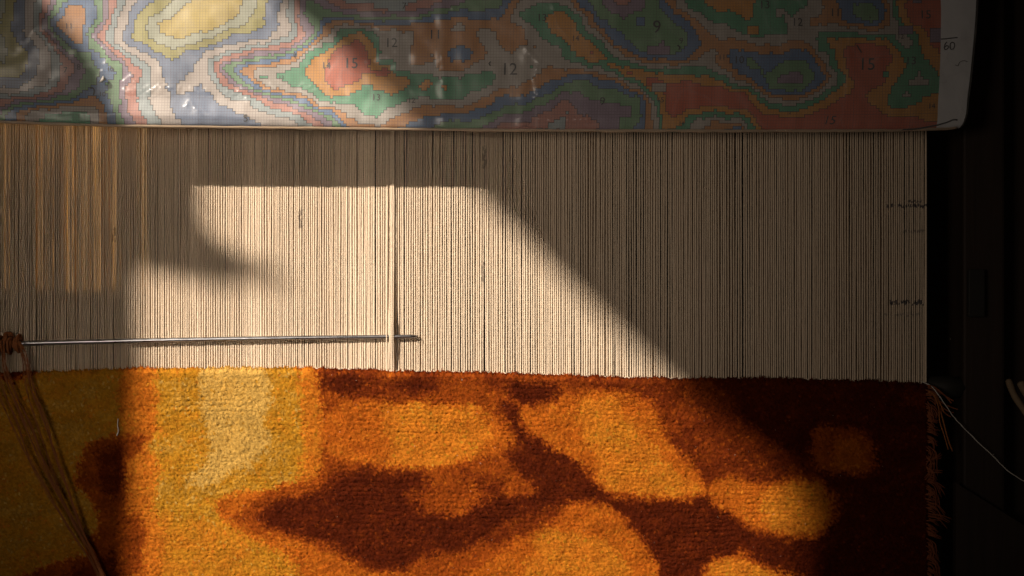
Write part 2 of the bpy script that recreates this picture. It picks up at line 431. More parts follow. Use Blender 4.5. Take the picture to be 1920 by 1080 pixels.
# three threads pulled forward over the rod, and a stray pair of outermost threads
for dx, yy, r in ((-3.0, -0.0056, .0011), (0.0, -0.0060, .00125), (3.0, -0.0056, .00115), (-9.0, -0.0054, .0009)):
    pts = [P(735.5+dx, 180, -0.002), P(735.5+dx, 420, yy*0.24), P(734.5+dx*1.0, 560, yy*.5), P(734+dx, 630, yy*1.06), P(735+dx, 680, yy*0.6), P(735.5+dx, 720, -0.001)]
    V, F = tube_arrays(smooth_path(pts, 260), r, 7, twist=200, flat=0.25)
    obj('raised_thread', tubes_mesh('raised_thread', [(V, F)]), M['cotton'], warp)
V, F = tube_arrays(smooth_path([P(1736, 130), P(1736.5, 430), P(1736, 722)], 300), 0.0011, 7, twist=180, flat=0.3)
obj('edge_thread', tubes_mesh('edge_thread', [(V, F)]), M['cotton'], warp)

# fluff standing off the cotton
fn = 9000; fx = np.array(fronts)[RNG.integers(0, len(fronts), fn)]; fz = RNG.uniform(P(0, 715).z, P(0, 245).z, fn)
f0 = np.stack([(fx-960)*S+RNG.normal(0, 0.0006, fn), np.full(fn, -0.0007), fz], 1)
fd = RNG.normal(0, 1, (fn, 3)); fd[:, 1] = -np.abs(fd[:, 1])*0.4; fd[:, 2] *= 1.6; fd /= np.linalg.norm(fd, axis=1)[:, None]
fs = np.cross(fd, np.array([0, 1.0, 0])); fs /= np.linalg.norm(fs, axis=1)[:, None]+1e-9
FV = np.stack([f0-fs*0.00011, f0+fs*0.00011, f0+fd*RNG.uniform(0.001, 0.0036, fn)[:, None]], 1).reshape(-1, 3)
tag(obj('thread_fluff', mesh_np('thread_fluff', FV, np.arange(fn*3).reshape(-1, 3)), M['cotton'], warp), kind='stuff')

# added boards behind the warp: they cut the rear light to the upper left
bm = bmesh.new()
box_bm(bm, P(-400, 0).x, P(1700, 0).x, 0.020, 0.026, P(0, 1250).z, P(0, 528).z, 0.001)
lower = obj('lower_light_stop', bm_mesh('lower_light_stop', bm), M['board'])
tag(lower, 'dark board added low behind the warp threads to stop the rear light', 'board')
bm = bmesh.new(); box_bm(bm, P(252, 0).x, P(1735, 0).x, 0.030, 0.040, P(0, 1250).z, P(0, -200).z, 0.001)
tag(obj('rear_light_stop', bm_mesh('rear_light_stop', bm), M['board']), 'tall dark board added behind the warp to stop the rear light', 'board')

# ------------------------------------------------------------------ carpet
carpet = thing('pile_carpet', 'half woven shaggy carpet in rust, orange, gold and dark brown below the warp', 'carpet', P(870, 1180))
TOPX = [-200, 0, 60, 120, 180, 240, 330, 480, 560, 640, 760, 860, 960, 1100, 1200, 1280, 1440, 1600, 1700, 1745]
TOPY = [699, 698, 698, 697, 694, 691, 691, 690, 690, 692, 697, 698, 700, 706, 709, 710, 710, 714, 719, 721]
def carpet_top(px): return np.interp(px, TOPX, TOPY)

# woven colour areas as outlines read from the photograph, painted one over the other; levels: 0 darkest brown, 1 brown, 2 rust, 3 orange, 4 bright orange, 5 mustard, 6 pale gold
AREAS = [
 (5, 0, [(-300,680),(556,680),(572,760),(578,850),(560,895),(500,922),(430,930),(410,965),(440,1000),(500,1035),(560,1130),(-300,1130)]),
 (3.9, 0, [(556,680),(590,680),(600,740),(604,800),(606,880),(575,905),(560,890),(572,850),(566,760)]),
 (3, 0, [(405,940),(430,925),(500,918),(470,945),(440,962),(450,985),(500,1010),(470,1020),(425,985)]),
 (4.5, 0, [(300,960),(420,975),(450,1005),(530,1025),(585,1062),(600,1130),(300,1130)]),
 (3, 0, [(480,1005),(530,1000),(600,1028),(680,1068),(760,1072),(830,1130),(570,1130),(560,1060)]),
 (3.6, 0, [(225,680),(286,680),(298,760),(282,830),(296,880),(284,950),(308,1000),(296,1130),(225,1130)]),
 (2, 0, [(232,818),(268,815),(278,830),(262,850),(232,860)]),
 (2, 0, [(232,960),(262,965),(278,1000),(262,1030),(270,1070),(232,1080)]),
 (2, 0, [(140,900),(155,850),(180,825),(215,812),(244,822),(240,870),(236,990),(238,1130),(60,1130),(30,1082),(100,1052),(160,1040),(186,970),(165,930)]),
 (1, 0, [(185,850),(225,835),(236,870),(228,930),(200,930),(185,890)]),
 (1, 0, [(120,1080),(150,1058),(215,1040),(232,1130),(100,1130)]),
 (1, 0, [(-300,680),(60,680),(70,706),(20,715),(-300,712)]),
 (6, 0, [(378,680),(500,680),(506,740),(497,800),(500,835),(472,868),(480,886),(440,872),(420,896),(380,912),(343,905),(350,890),(388,868),(392,830),(382,780),(372,735)]),
 (4, 0, [(600,800),(620,765),(650,752),(740,756),(800,754),(900,762),(940,788),(962,830),(940,852),(880,862),(800,880),(740,872),(660,868),(618,852)]),
 (3, 0, [(600,800),(620,765),(650,752),(720,757),(715,800),(735,850),(720,870),(660,868),(618,852)]),
 (3, 0, [(880,762),(940,788),(962,830),(940,852),(890,858),(925,820),(915,790)]),
 (1, 0, [(586,680),(820,690),(822,733),(785,746),(720,744),(650,750),(606,732)]),
 (0, 0, [(600,700),(665,702),(690,722),(650,742),(612,728)]),
 (0, 0, [(745,712),(800,716),(810,732),(760,738)]),
 (2, 0, [(700,690),(760,690),(770,708),(720,716)]),
 (1.5, 0, [(815,680),(1075,680),(1062,716),(1000,722),(905,724),(830,716)]),
 (1, 0, [(902,690),(950,692),(965,715),(955,735),(915,728)]),
 (0, 0, [(965,716),(1040,722),(1052,745),(1020,762),(975,758),(958,738)]),
 (1, 0, [(1060,690),(1300,690),(1310,735),(1220,742),(1120,730),(1060,722)]),
 (1, 0, [(1200,745),(1262,700),(1330,690),(1800,690),(1800,1130),(1240,1130),(1330,940),(1320,905),(1300,870),(1246,820),(1222,780)]),
 (0, 0, [(1330,690),(1800,690),(1800,1130),(1545,1130),(1545,1000),(1550,905),(1500,858),(1400,790)]),
 (2, 1, [(950,800),(985,790),(1010,820),(1050,840),(1040,860),(985,835)]),
 (0, 1, [(945,752),(975,775),(990,808),(1020,823),(1040,848),(1078,864),(1102,894),(1142,922),(1172,930),(1300,935),(1335,925),(1332,945),(1352,965),(1400,982),(1440,1000),(1520,1004),(1560,1008),(1560,1130),(1440,1064),(1400,1045),(1358,1044),(1325,1056),(1318,1130),(1240,1130),(1226,1050),(1200,1010),(1160,960),(1110,944),(1060,945),(1010,952),(975,962),(935,976),(918,958),(1000,938),(1004,905),(968,876),(948,850),(984,838),(968,808),(948,780)]),
 (0, 1, [(488,966),(530,940),(598,926),(636,892),(700,884),(780,894),(806,903),(790,912),(758,915),(772,945),(800,962),(850,972),(882,958),(906,940),(960,930),(1012,940),(1002,975),(960,986),(900,1010),(850,1026),(790,1036),(760,1056),(710,1062),(664,1042),(640,1026),(600,1012),(560,996),(508,986)]),
 (1, 0, [(862,884),(930,888),(950,910),(944,938),(904,928),(880,902)]),
 (1, 0, [(770,915),(800,905),(830,912),(812,930),(785,925)]),
 (2, 0, [(944,905),(975,888),(1006,914),(1000,932),(958,926)]),
 (1, 0, [(925,985),(1000,960),(1070,945),(1060,975),(1010,1000),(950,1015),(905,1025)]),
 (4, 1, [(986,792),(998,770),(1040,754),(1100,748),(1172,744),(1206,755),(1226,790),(1241,830),(1282,860),(1306,890),(1311,915),(1288,930),(1200,930),(1152,922),(1122,892),(1090,862),(1050,837),(1008,822)]),
 (3, 0, [(986,792),(998,770),(1040,754),(1090,750),(1075,780),(1095,820),(1118,860),(1122,892),(1090,862),(1050,837),(1008,822)]),
 (3, 0, [(1160,744),(1206,755),(1226,790),(1241,830),(1282,860),(1306,890),(1311,915),(1290,905),(1235,850),(1200,800),(1165,775)]),
 (4, 1, [(1334,915),(1360,899),(1402,905),(1440,916),(1500,904),(1540,906),(1562,940),(1556,980),(1522,1002),(1470,1002),(1430,992),(1390,972),(1350,950)]),
 (3, 0, [(1334,915),(1360,899),(1402,905),(1440,916),(1425,945),(1440,985),(1430,992),(1390,972),(1350,950)]),
 (4, 1, [(996,1006),(1040,985),(1068,956),(1110,947),(1152,964),(1177,990),(1202,1020),(1221,1060),(1226,1130),(880,1130),(892,1066),(942,1046)]),
 (3, 0, [(1030,990),(1068,956),(1110,947),(1152,964),(1177,990),(1202,1020),(1221,1060),(1226,1130),(1195,1130),(1180,1060),(1140,1012),(1080,1000)]),
 (3, 0, [(880,1130),(892,1066),(942,1046),(996,1006),(1010,1030),(985,1060),(960,1130)]),
 (4, 1, [(1328,1066),(1350,1047),(1402,1047),(1450,1072),(1500,1084),(1520,1130),(1328,1130)]),
 (2, 0, [(1530,802),(1560,794),(1610,804),(1642,840),(1648,880),(1620,892),(1560,889),(1526,882),(1518,840)]),
 (3, 0, [(1575,820),(1612,825),(1630,860),(1625,882),(1575,882),(1560,850)]),
 (1, 0, [(1690,730),(1735,735),(1735,765),(1695,760)]),
]
def inside(px, py, poly):
    out = np.zeros(px.shape, bool); n_ = len(poly)
    for i in range(n_):
        (xa, ya), (xb, yb_) = poly[i], poly[(i+1) % n_]
        if ya == yb_: continue
        c = ((ya > py) != (yb_ > py)) & (px < (xb-xa)*(py-ya)/(yb_-ya)+xa)
        out ^= c
    return out
def weave(px, py):
    """colour level of the pile at photo positions"""
    lev = np.full(px.shape, 2.0)
    for L_, halo, poly in AREAS:
        if halo:      # a rim of the in-between wool round the strong areas
            cx_ = np.mean([p[0] for p in poly]); cy_ = np.mean([p[1] for p in poly])
            big = []
            for a, b in poly:
                d = math.hypot(a-cx_, b-cy_)+1e-6; big.append((a+(a-cx_)/d*13, b+(b-cy_)/d*13))
            m = inside(px, py, big); lev[m] = np.where(np.abs(lev[m]-L_) > 1.6, (lev[m]+L_)/2, lev[m])
        lev[inside(px, py, poly)] = L_
    return lev
RAMP = np.array([(0.064, 0.0088, 0.0016), (0.120, 0.0190, 0.0026), (0.245, 0.048, 0.0044), (0.380, 0.092, 0.0072), (0.470, 0.150, 0.0125), (0.385, 0.180, 0.0120), (0.500, 0.300, 0.0720)])
def dye(v):
    v = np.clip(v, 0, 6); i = np.minimum(v.astype(int), 5); f = (v-i)[:, None]
    return RAMP[i]*(1-f)+RAMP[i+1]*f

# backing cloth behind the tufts
n = 120; xs = np.linspace(-158, 1742, n)
V = np.array([[*P(x, carpet_top(x)+3)] for x in xs]+[[*P(x, 1120)] for x in xs]); V[:, 1] = -0.0012
V2 = V.copy(); V2[:, 1] = 0.004
F = []
for i in range(n-1): F += [(i, i+1, n+i+1, n+i), (2*n+i, 3*n+i, 3*n+i+1, 2*n+i+1), (i, 2*n+i, 2*n+i+1, i+1)]
F += [(n-1, 2*n-1+0, 4*n-1, 3*n-1)]
obj('backing', mesh_np('backing', np.vstack([V, V2]), F, False), M['fringe'], carpet)

# the pile: clipped wool as a dense relief of knot tops with loose fibre ends standing out of it
gxp = np.arange(-160, 1743.5, 1.7); NY = 262
u = np.linspace(0, 1, NY)
PX, U = np.meshgrid(gxp, u)
TOPR = carpet_top(PX)-1.0+1.8*vnoise(PX/5, PX*0, 40)+1.2*vnoise(PX/17, PX*0, 44)
PY = TOPR+U*(1115-TOPR)
PX = PX+RNG.normal(0, 0.25, PX.shape); PY = PY+RNG.normal(0, 0.25, PY.shape)
PX = np.minimum(PX, 1741+2.5*vnoise(PY/7, PY*0, 43))
# knot lattice: which knot a point belongs to, with wandering rows
kx = (PX+1.6*vnoise(PX/6, PY/6, 45))/3.9; ky = (PY-TOPR+1.6*vnoise(PX/6, PY/6, 46)+1.5*vnoise(PX/60, PY/25, 47))/3.9
kx = kx+0.5*(np.floor(ky) % 2)
kr = lambda sd: vnoise(np.floor(kx), np.floor(ky), sd)          # one value for each knot
lev = np.zeros(PX.shape)
for sa, amp, sc_ in ((51, 10, 24), (151, 7, 9)):      # two wandering readings: where they disagree an in-between wool is woven
    lev += 0.5*weave(PX+amp*vnoise(PX/sc_, PY/sc_, sa)+8*kr(52+sa)+3*vnoise(PX/5, PY/5, 72), PY+amp*0.8*vnoise(PX/sc_, PY/sc_, sa+2)+7*kr(54+sa)+3*vnoise(PX/5, PY/5, 74))
lev = lev+0.20*kr(55)+0.10*vnoise(PX/2.2, PY/2.2, 58)+0.30*vnoise(PX/28, PY/20, 71)+np.where(lev < 1.5, 0.45, 0)*np.maximum(vnoise(PX/11, PY/8, 73), -0.3)
st = kr(56); lev = lev+np.where(st > 0.94, 0.9, 0)-np.where(st < -0.94, 0.7, 0)
tint = np.clip(1+0.20*kr(57)+0.10*vnoise(PX/30, PY/22, 59)+0.10*vnoise(PX/2, PY/2, 60), 0.5, 1.7)
C = (dye(lev.ravel()).reshape(PX.shape+(3,))*tint[..., None])
fxk = kx-np.floor(kx)-0.5; fyk = ky-np.floor(ky)-0.5
dome = 1-np.clip((fxk**2+fyk**2)*2.6, 0, 1)
edge = np.clip((PY-TOPR)/10, 0, 1); redge = np.clip((1744-PX)/8, 0, 1)
hgt = 0.0108+0.0005*vnoise(PX/30, PY/24, 61)+0.00018*vnoise(PX/11, PY/9, 62)+0.00024*vnoise(PX/5, PY/4.2, 64)+0.00036*vnoise(PX/2.4, PY/2.2, 65)+0.00040*dome+0.00032*kr(66)
rowgap = np.sin((PY-TOPR)*2*math.pi/8.7+2.2*vnoise(PX/80, PY/12, 63))
hgt = hgt-0.0008*np.clip((rowgap-0.72)/0.28, 0, 1)*np.clip(0.5+vnoise(PX/90, PY/40, 67), 0, 1)
hgt = hgt*(0.25+0.75*np.sqrt(edge))*(0.3+0.7*np.sqrt(redge))
lean = -0.0012
k = (D-hgt)/D
TV = np.stack([(PX-960)*S*k+0.0004*vnoise(PX/3, PY/3, 68), -hgt, (540-PY)*S*k+lean*0+0.0005*vnoise(PX/3, PY/3, 69)], -1)
a_, b_ = PX.shape
ii, jj = np.meshgrid(np.arange(a_-1), np.arange(b_-1), indexing='ij'); q0 = (ii*b_+jj).ravel()
TF = np.vstack([np.stack([q0, q0+b_, q0+b_+1], 1), np.stack([q0, q0+b_+1, q0+1], 1)])
TV = TV.reshape(-1, 3); TC = C.reshape(-1, 3)
HN = 230000; hi = RNG.integers(0, len(TV), HN)
hl = RNG.uniform(0.0007, 0.0022, HN)*np.where(RNG.random(HN) < 0.05, 2.0, 1)
hd = RNG.normal(0, 1, (HN, 3)); hd[:, 1] = -np.abs(hd[:, 1])*0.6-0.55; hd[:, 2] -= 0.5
hd /= np.linalg.norm(hd, axis=1)[:, None]; side = np.cross(hd, np.array([0, 1.0, 0])); side /= np.linalg.norm(side, axis=1)[:, None]+1e-9
h0 = TV[hi]+np.array([0, 0.0003, 0]); wdt = 0.00026
HV = np.stack([h0-side*wdt, h0+side*wdt, h0+hd*hl[:, None]], 1).reshape(-1, 3)
# tails of the last knots stand up along the working edge
ne = 2600; ei = RNG.integers(0, b_*3, ne)
ed = np.stack([RNG.normal(0, 0.5, ne), -RNG.uniform(0.1, 0.6, ne), RNG.uniform(0.4, 1.0, ne)], 1); ed /= np.linalg.norm(ed, axis=1)[:, None]
es_ = np.cross(ed, np.array([0, 1.0, 0])); es_ /= np.linalg.norm(es_, axis=1)[:, None]
e0 = TV[ei]; el = (RNG.uniform(0.001, 0.0032, ne)*np.where(RNG.random(ne) < 0.04, 1.8, 1))[:, None]
EV = np.stack([e0-es_*0.0006, e0+es_*0.0006, e0+ed*el], 1).reshape(-1, 3)
HV = np.vstack([HV, EV]); hi = np.concatenate([hi, ei]); HN += ne
HF = np.arange(HN*3).reshape(-1, 3)+len(TV)
hc = np.clip(TC[hi]*RNG.uniform(0.8, 1.5, HN)[:, None]+0.003, 0, 0.9); lint = RNG.random(HN) < 0.0012; hc[lint] = (0.6, 0.5, 0.42)
me = mesh_np('pile', np.vstack([TV, HV]), np.vstack([TF, HF]))
att = me.attributes.new('dye', 'FLOAT_COLOR', 'POINT')
rgba = np.ones((len(me.vertices), 4), np.float32); rgba[:, :3] = np.vstack([TC, np.repeat(hc, 3, 0)])
att.data.foreach_set('color', rgba.ravel())
tag(obj('pile', me, M['pile'], carpet), kind='stuff')

# the last weft passed over the knots: a pale cord along the top edge, looping between the threads
xs = np.linspace(560, 1738, 1300)
path = np.array([[*P(x, carpet_top(x)-0.6+0.7*math.sin(x*2*math.pi/8.6))] for x in xs]); path[:, 1] = -0.0016-0.0010*np.sin(xs*2*math.pi/8.6)
obj('weft_cord', tubes_mesh('weft_cord', [tube_arrays(path, 0.0008, 5, twist=160, flat=.25)]), M['weft'], carpet)

# fringe of cut yarn ends down the right edge, each tuft of its own
fr_y = 728.0
while fr_y < 1100:
    long_ = random.random() < 0.22
    nst = random.randint(5, 8); tubes = []
    ang = random.gauss(28 if not long_ else 60, 22); ln = (random.uniform(20, 32) if not long_ else random.uniform(36, 52))
    for s in range(nst):
        a = math.radians(ang+random.gauss(0, 9)); L = ln*random.uniform(0.8, 1.1)
        x0 = 1737+random.uniform(-4, 3); y0 = fr_y+random.uniform(-4, 4); yy = -0.004-random.random()*0.006
        p1 = P(x0, y0, yy); p2 = P(x0+math.cos(a*0.6)*L*0.5, y0+math.sin(a*0.6)*L*0.5, yy-0.003); p3 = P(x0+math.cos(a)*L*0.93, y0+math.sin(a)*L, yy-0.001)
        path = smooth_path([p1, p2, p3], 9); tubes.append(tube_arrays(path, np.linspace(.0007, .00055, 9), 5))
    obj('fringe_tuft', tubes_mesh('fringe_tuft', tubes), M['fringe'], carpet)
    fr_y += random.uniform(6, 11)
# long orange ends hanging from the corner
for pts, mat, r in (([(1738, 722), (1752, 726), (1770, 740), (1784, 756)], 'fringe', 1.5), ([(1740, 724), (1754, 728), (1772, 742), (1788, 752)], 'fringe', 1.4),
                    ([(1742, 733), (1752, 738), (1762, 755), (1770, 773)], 'orange', 1.4), ([(1743, 734), (1756, 745), (1764, 772), (1770, 795), (1778, 825), (1786, 846)], 'orange', 1.5),
                    ([(1742, 735), (1752, 742), (1760, 765), (1762, 790), (1770, 815), (1778, 843)], 'orange', 1.3), ([(1748, 738), (1762, 752), (1780, 762), (1796, 768)], 'fringe', 1.2),
                    ([(1750, 742), (1762, 758), (1776, 770), (1788, 774)], 'fringe', 1.3), ([(1752, 748), (1764, 766), (1774, 776), (1783, 782)], 'fringe', 1.3)):
    path = smooth_path([P(x, y, -0.010-0.004*random.random()) for x, y in pts], 40)
    obj('yarn_end', tubes_mesh('yarn_end', [tube_arrays(path, r*S, 6, twist=150, flat=.25)]), M[mat], carpet)

# ------------------------------------------------------------------ weaving chart in its plastic cover
chart = thing('weaving_chart', 'numbered colour grid chart in clear plastic hanging across the top of the warp', 'chart', P(900, 250, CH))
K = [(70,214,11),(50,222,11),(190,205,10.8),(195,225,11),(90,220,12),(145,222,13),(120,222,12.6),(175,214,12),(170,226,12.6),(1440,232,15.3),(1505,235,15.4),(2,15,2),(15,40,3),(30,100,3),(40,130,3),(10,145,3),(2,85,2),(35,30,4),(30,65,4),(60,100,4),(55,140,4),(30,165,4),(58,25,5),(58,55,5),(80,85,5),(85,120,5),(75,160,5),(20,183,5),
 (75,15,6),(105,105,6),(103,140,6),(90,178,6),(10,192,6),(87,10,7),(80,40,7),(92,75,7),(125,120,7),(122,145,7),(110,175,7),(50,200,7),(100,5,8),(150,130,8),(140,160,8),(125,183,8),(5,218,8),
 (103,25,9),(95,62,9),(125,95,9),(155,110,9),(175,140,9),(150,175,9),(28,212,9),(112,30,10),(98,47,10),(150,95,10),(185,115,10),(210,140,10),(185,180,10),(195,190,10),
 (135,20,11),(145,50,11),(120,58,11),(150,80,11),(160,60,10.4),(172,30,10),(190,10,9),(185,35,9),(165,65,9.4),(185,95,9),(225,125,9),(215,165,9),(220,200,9),(197,10,8),(190,50,8),(178,70,8),(205,105,8),(240,145,8),(228,175,8),(230,210,8),
 (208,20,7),(195,60,7),(190,75,7),(215,100,7),(240,130,7),(265,140,7),(245,170,7),(255,215,7),(222,20,6),(205,65,6),(215,85,6),(250,115,6),(275,130,6),(270,165,6),(275,205,6),
 (240,10,5),(230,50,5),(220,80,5),(260,105,5),(290,125,5),(290,160,5),(300,205,5),(265,10,4),(245,30,4),(240,75,4),(265,90,4),(310,120,4),(330,150,4),(340,200,4),(400,215,4),(380,185,4),(430,215,4.3),
 (290,20,3),(265,60,3),(260,75,3),(300,95,3),(330,105,3),(380,85,3),(440,60,3),(340,5,2),(318,20,2),(285,40,2),(300,70,2),(345,82,2),(400,62,2),(460,30,2),
 (400,10,.6),(340,40,.8),(400,40,.6),(310,55,1),(345,68,1.2),(440,20,1),(370,30,.5),(350,105,4),(450,72,4),(440,90,5),(400,104,5),(380,120,5),(385,130,5),(395,160,5),(460,205,5),(430,200,5),(345,163,5),
 (395,115,6),(460,92,6),(410,120,7),(440,106,7),(470,98,7),(420,150,7),(470,178,7),(417,125,8),(450,113,8),(425,132,9),(455,117,9),(455,155,9),(443,135,10),(470,122,10),(455,137,11),
 (485,35,3),(490,10,3),(505,20,4),(495,70,4),(535,15,5),(530,40,5),(540,55,5),(545,25,6),(548,60,6),(555,40,7),(560,75,7),(545,84,7),(565,20,8),(572,50,8),(582,62,8),(570,25,8.5),(590,35,9),(592,60,9),(650,29,9),(690,35,9),(740,33,9),
 (580,10,9.6),(603,45,10),(630,33,10),(680,40,10),(750,40,10),(800,37,10),(600,5,8),(655,24,8),(720,28,8),(780,30,8),(800,20,8),(850,10,8),(640,10,7),(700,15,7),(760,18,7),(810,5,7),(720,11,6.4),
 (840,20,9),(870,10,9),(900,10,9),(930,12,9),(935,22,10),(905,30,10),(620,45,11),(604,62,11),(592,80,11),(700,47,11),(780,46,11),(830,42,11),(870,38,11),(940,45,11),(950,80,11),
 (640,52,12),(622,72,12),(600,86,12),(680,50,12),(720,80,12),(740,60,12),(720,110,12),(760,105,12),(860,48,12),(900,60,12),(920,80,12),(920,120,12),(945,130,12),(750,130,12),
 (637,65,13),(680,55,13),(696,70,13),(708,100,13),(580,100,13),(560,130,13),(490,147,13),(540,140,13),(740,136,13),(780,150,13),(820,160,13),(860,180,13),(880,150,13),(915,150,13),
 (665,68,14),(690,80,14),(700,108,14),(725,122,14),(608,120,14),(596,152,14),(640,180,14),(655,168,14),(700,152,14),(760,146,14),(800,158,14),(833,163,14),(650,90,15),(632,100,15),(660,120,15.4),(680,125,15),(728,136,15),(660,155,15),(630,155,15),(650,130,15.4),
 (690,168,13),(700,190,13),(740,190,13),(700,212,13),(775,195,12),(800,190,12),(650,205,12),(680,222,12),(720,225,12),(840,192,12),(880,190,12),(930,165,12),
 (800,100,11),(860,125,11),(900,95,11),(820,70,11),(870,78,11),(890,62,11),(830,130,11),(780,118,11),(860,95,9.9),(872,108,9.9),(845,90,10.6),(810,104,11.7),
 (500,168,12),(550,176,12),(600,200,12),(510,172,11),(560,182,11),(605,205,11),(650,228,11),(740,232,11),(790,212,11),(850,207,11),(890,205,11),(910,192,11),(930,178,11),(500,160,11.6),(530,182,10),(570,192,10),(620,216,10),(640,232,10),(830,222,10),(900,215,10),(940,188,10),(930,205,10),
 (500,178,9),(560,195,9),(600,212,9),(625,228,9),(850,234,9),(920,225,9),(490,182,8),(540,196,8),(585,212,8),(490,190,7),(540,204,7),(580,222,7),(600,236,7),(950,234,7),(500,206,6),(530,216,6),(560,226,6),(490,222,5),(530,238,5),
 (1005,20,13),(1010,45,13),(980,28,13),(1060,30,14),(1040,55,14),(1065,60,14.4),(1080,85,14),(1120,110,14),(1150,125,14),(1200,134,14),(1280,143,14),(1330,150,14),(1048,80,13),(1065,105,13),(1085,115,13),(1130,122,13),(1100,65,13),(1085,40,13),(1110,100,14.6),
 (1090,30,12),(1110,58,12),(1140,85,12),(1170,108,12),(1200,120,12),(1300,119,12),(1340,50,12),(1335,100,12),(1350,130,12),(1375,150,12),(1100,25,11),(1118,50,11),(1150,83,11),(1180,103,11),(1250,114,11),(1320,90,11),(1315,60,11),(1290,30,11),(1255,2,11),
 (1090,8,10),(1118,32,10),(1132,50,10),(1160,78,10),(1200,101,10),(1280,107,10),(1308,75,10),(1292,45,10),(1262,20,10),(1230,50,9),(1170,40,9),(1200,85,9),(1270,60,9),(1130,25,9),(1270,88,9),(1150,15,8),(1200,10,8),(1170,22,8),(1240,95,8.4),(1160,3,7),(1200,40,9.5),
 (1278,15,12),(1318,40,12),(1300,5,13),(1340,30,13),(1420,60,13),(1430,10,13),(1380,35,13),(1350,10,14),(1400,15,14),(1410,55,13.4),
 (1000,75,12),(970,130,12),(1005,100,12),(975,110,12),(1060,125,12),(1045,92,12),(975,60,11),(1005,88,11.4),(1005,152,11),(1040,135,11),(1090,130,11),(1150,146,11),(995,130,12.6),(985,165,11.4),(1070,145,10),(1110,147,10),(1160,160,10),(1045,165,10),(980,190,10),
 (1130,180,9),(1170,185,9),(1080,165,9),(1200,180,9.3),(1208,215,9.4),(1100,157,9),(975,205,9),(1060,178,8),(1045,192,8),(1092,202,8),(1180,205,8),(1140,222,8),(1000,220,8),(1062,196,7),(1080,225,7),(1110,232,7),(1012,222,7),(1070,213,6.4),(1180,228,9),
 (1182,152,12),(1210,172,12),(1230,200,12),(1240,228,12),(1196,173,11),(1218,212,11),(1250,212,14),(1252,236,14),(1275,228,14),(1182,138,15),(1220,155,15.4),(1300,180,15.6),(1350,170,15.6),(1380,190,15.5),(1420,212,15),(1265,212,15),(1270,180,15.5),(1400,175,15.4),
 (1300,222,13),(1370,216,13),(1330,206,14),(1322,226,12),(1390,222,12),(1350,230,11),(1390,240,10),(1270,133,13),(1320,135,13),(1360,145,13),(1405,167,13),(1340,156,14),(1385,168,14),
 (1355,90,11),(1400,85,11),(1350,110,11),(1390,148,11),(1375,100,10),(1400,130,10),(1430,152,10),(1420,103,10),(1410,112,9.3),(1425,125,9.3),
 (1470,10,13),(1500,8,13),(1450,40,13),(1470,55,13),(1465,20,12.2),(1490,40,12),(1480,66,12),(1445,80,12),(1500,70,12),(1530,60,12),(1535,20,12),(1545,45,11.4),(1540,5,11.4),(1560,30,11),(1530,37,11),(1590,50,11),(1660,47,11),(1668,15,11),(1590,25,10),(1600,40,10),(1640,45,10),(1652,10,10),(1620,20,9),(1635,33,9),
 (1676,8,13),(1678,28,13),(1694,45,14),(1692,20,14.3),(1720,20,15),(1740,60,15),(1730,45,15),(1705,10,15),(1682,42,12),(1690,70,12),(1700,85,12),(1600,55,12),(1650,57,12),(1560,65,13),(1630,66,13),(1540,64,13),(1545,82,13),(1715,68,13),(1715,110,13),(1700,150,13),(1750,150,13),(1730,120,13),(1725,180,13),(1680,195,13),
 (1560,75,14),(1620,74,14),(1660,75,14),(1682,95,14),(1690,125,14),(1670,150,14),(1676,120,14),(1735,90,14),(1750,110,14),(1578,105,14),(1590,138,14),(1598,160,14),(1636,182,14),(1660,170,14),(1690,212,14),(1750,205,14),(1740,192,14),
 (1600,90,15),(1640,88,15),(1665,105,15),(1612,130,15.5),(1640,130,15.5),(1620,180,15.6),(1560,220,15.6),(1640,222,15.5),(1700,228,15),(1660,154,14.6),(1470,222,15),
 (1565,120,13),(1582,145,13),(1542,93,13),(1552,104,12),(1562,130,12),(1572,150,12),(1545,172,12),(1480,192,12),(1440,182,12),(1460,92,11),(1500,82,11),(1520,88,11),(1537,112,11),(1553,142,11),(1540,165,11),(1500,180,11),(1460,178,11),
 (1450,108,10),(1500,98,10),(1525,108,10),(1542,145,10),(1520,170,10),(1440,125,10),(1500,125,9),(1460,137,9),(1520,145,9),(1510,164,9),(1450,163,9),(1470,150,8),(1500,147,8),(1450,195,13),(1480,205,13),(1520,192,13),(1445,207,14),(1480,214,14),(1530,202,14),(1575,172,14)]
hfield = rbf(K, 0.4)
PRINT = np.array([lin(*c) for c in ((214,190,100),(190,196,176),(184,178,104),(120,142,180),(208,197,193),(168,186,194),(206,136,124),(152,130,160),(112,168,122),(88,132,186),(212,144,74),(192,184,178),(78,172,132),(228,156,36),(216,96,56))])
CS = 5.35; R0, R1 = -16, 46; NCX = 331
def chart_bottom(px): return np.interp(px, [-60, 0, 100, 250, 500, 960, 1400, 1700, 1790, 1840], [228, 230, 234, 238.5, 241, 246, 247.5, 246, 243, 238])
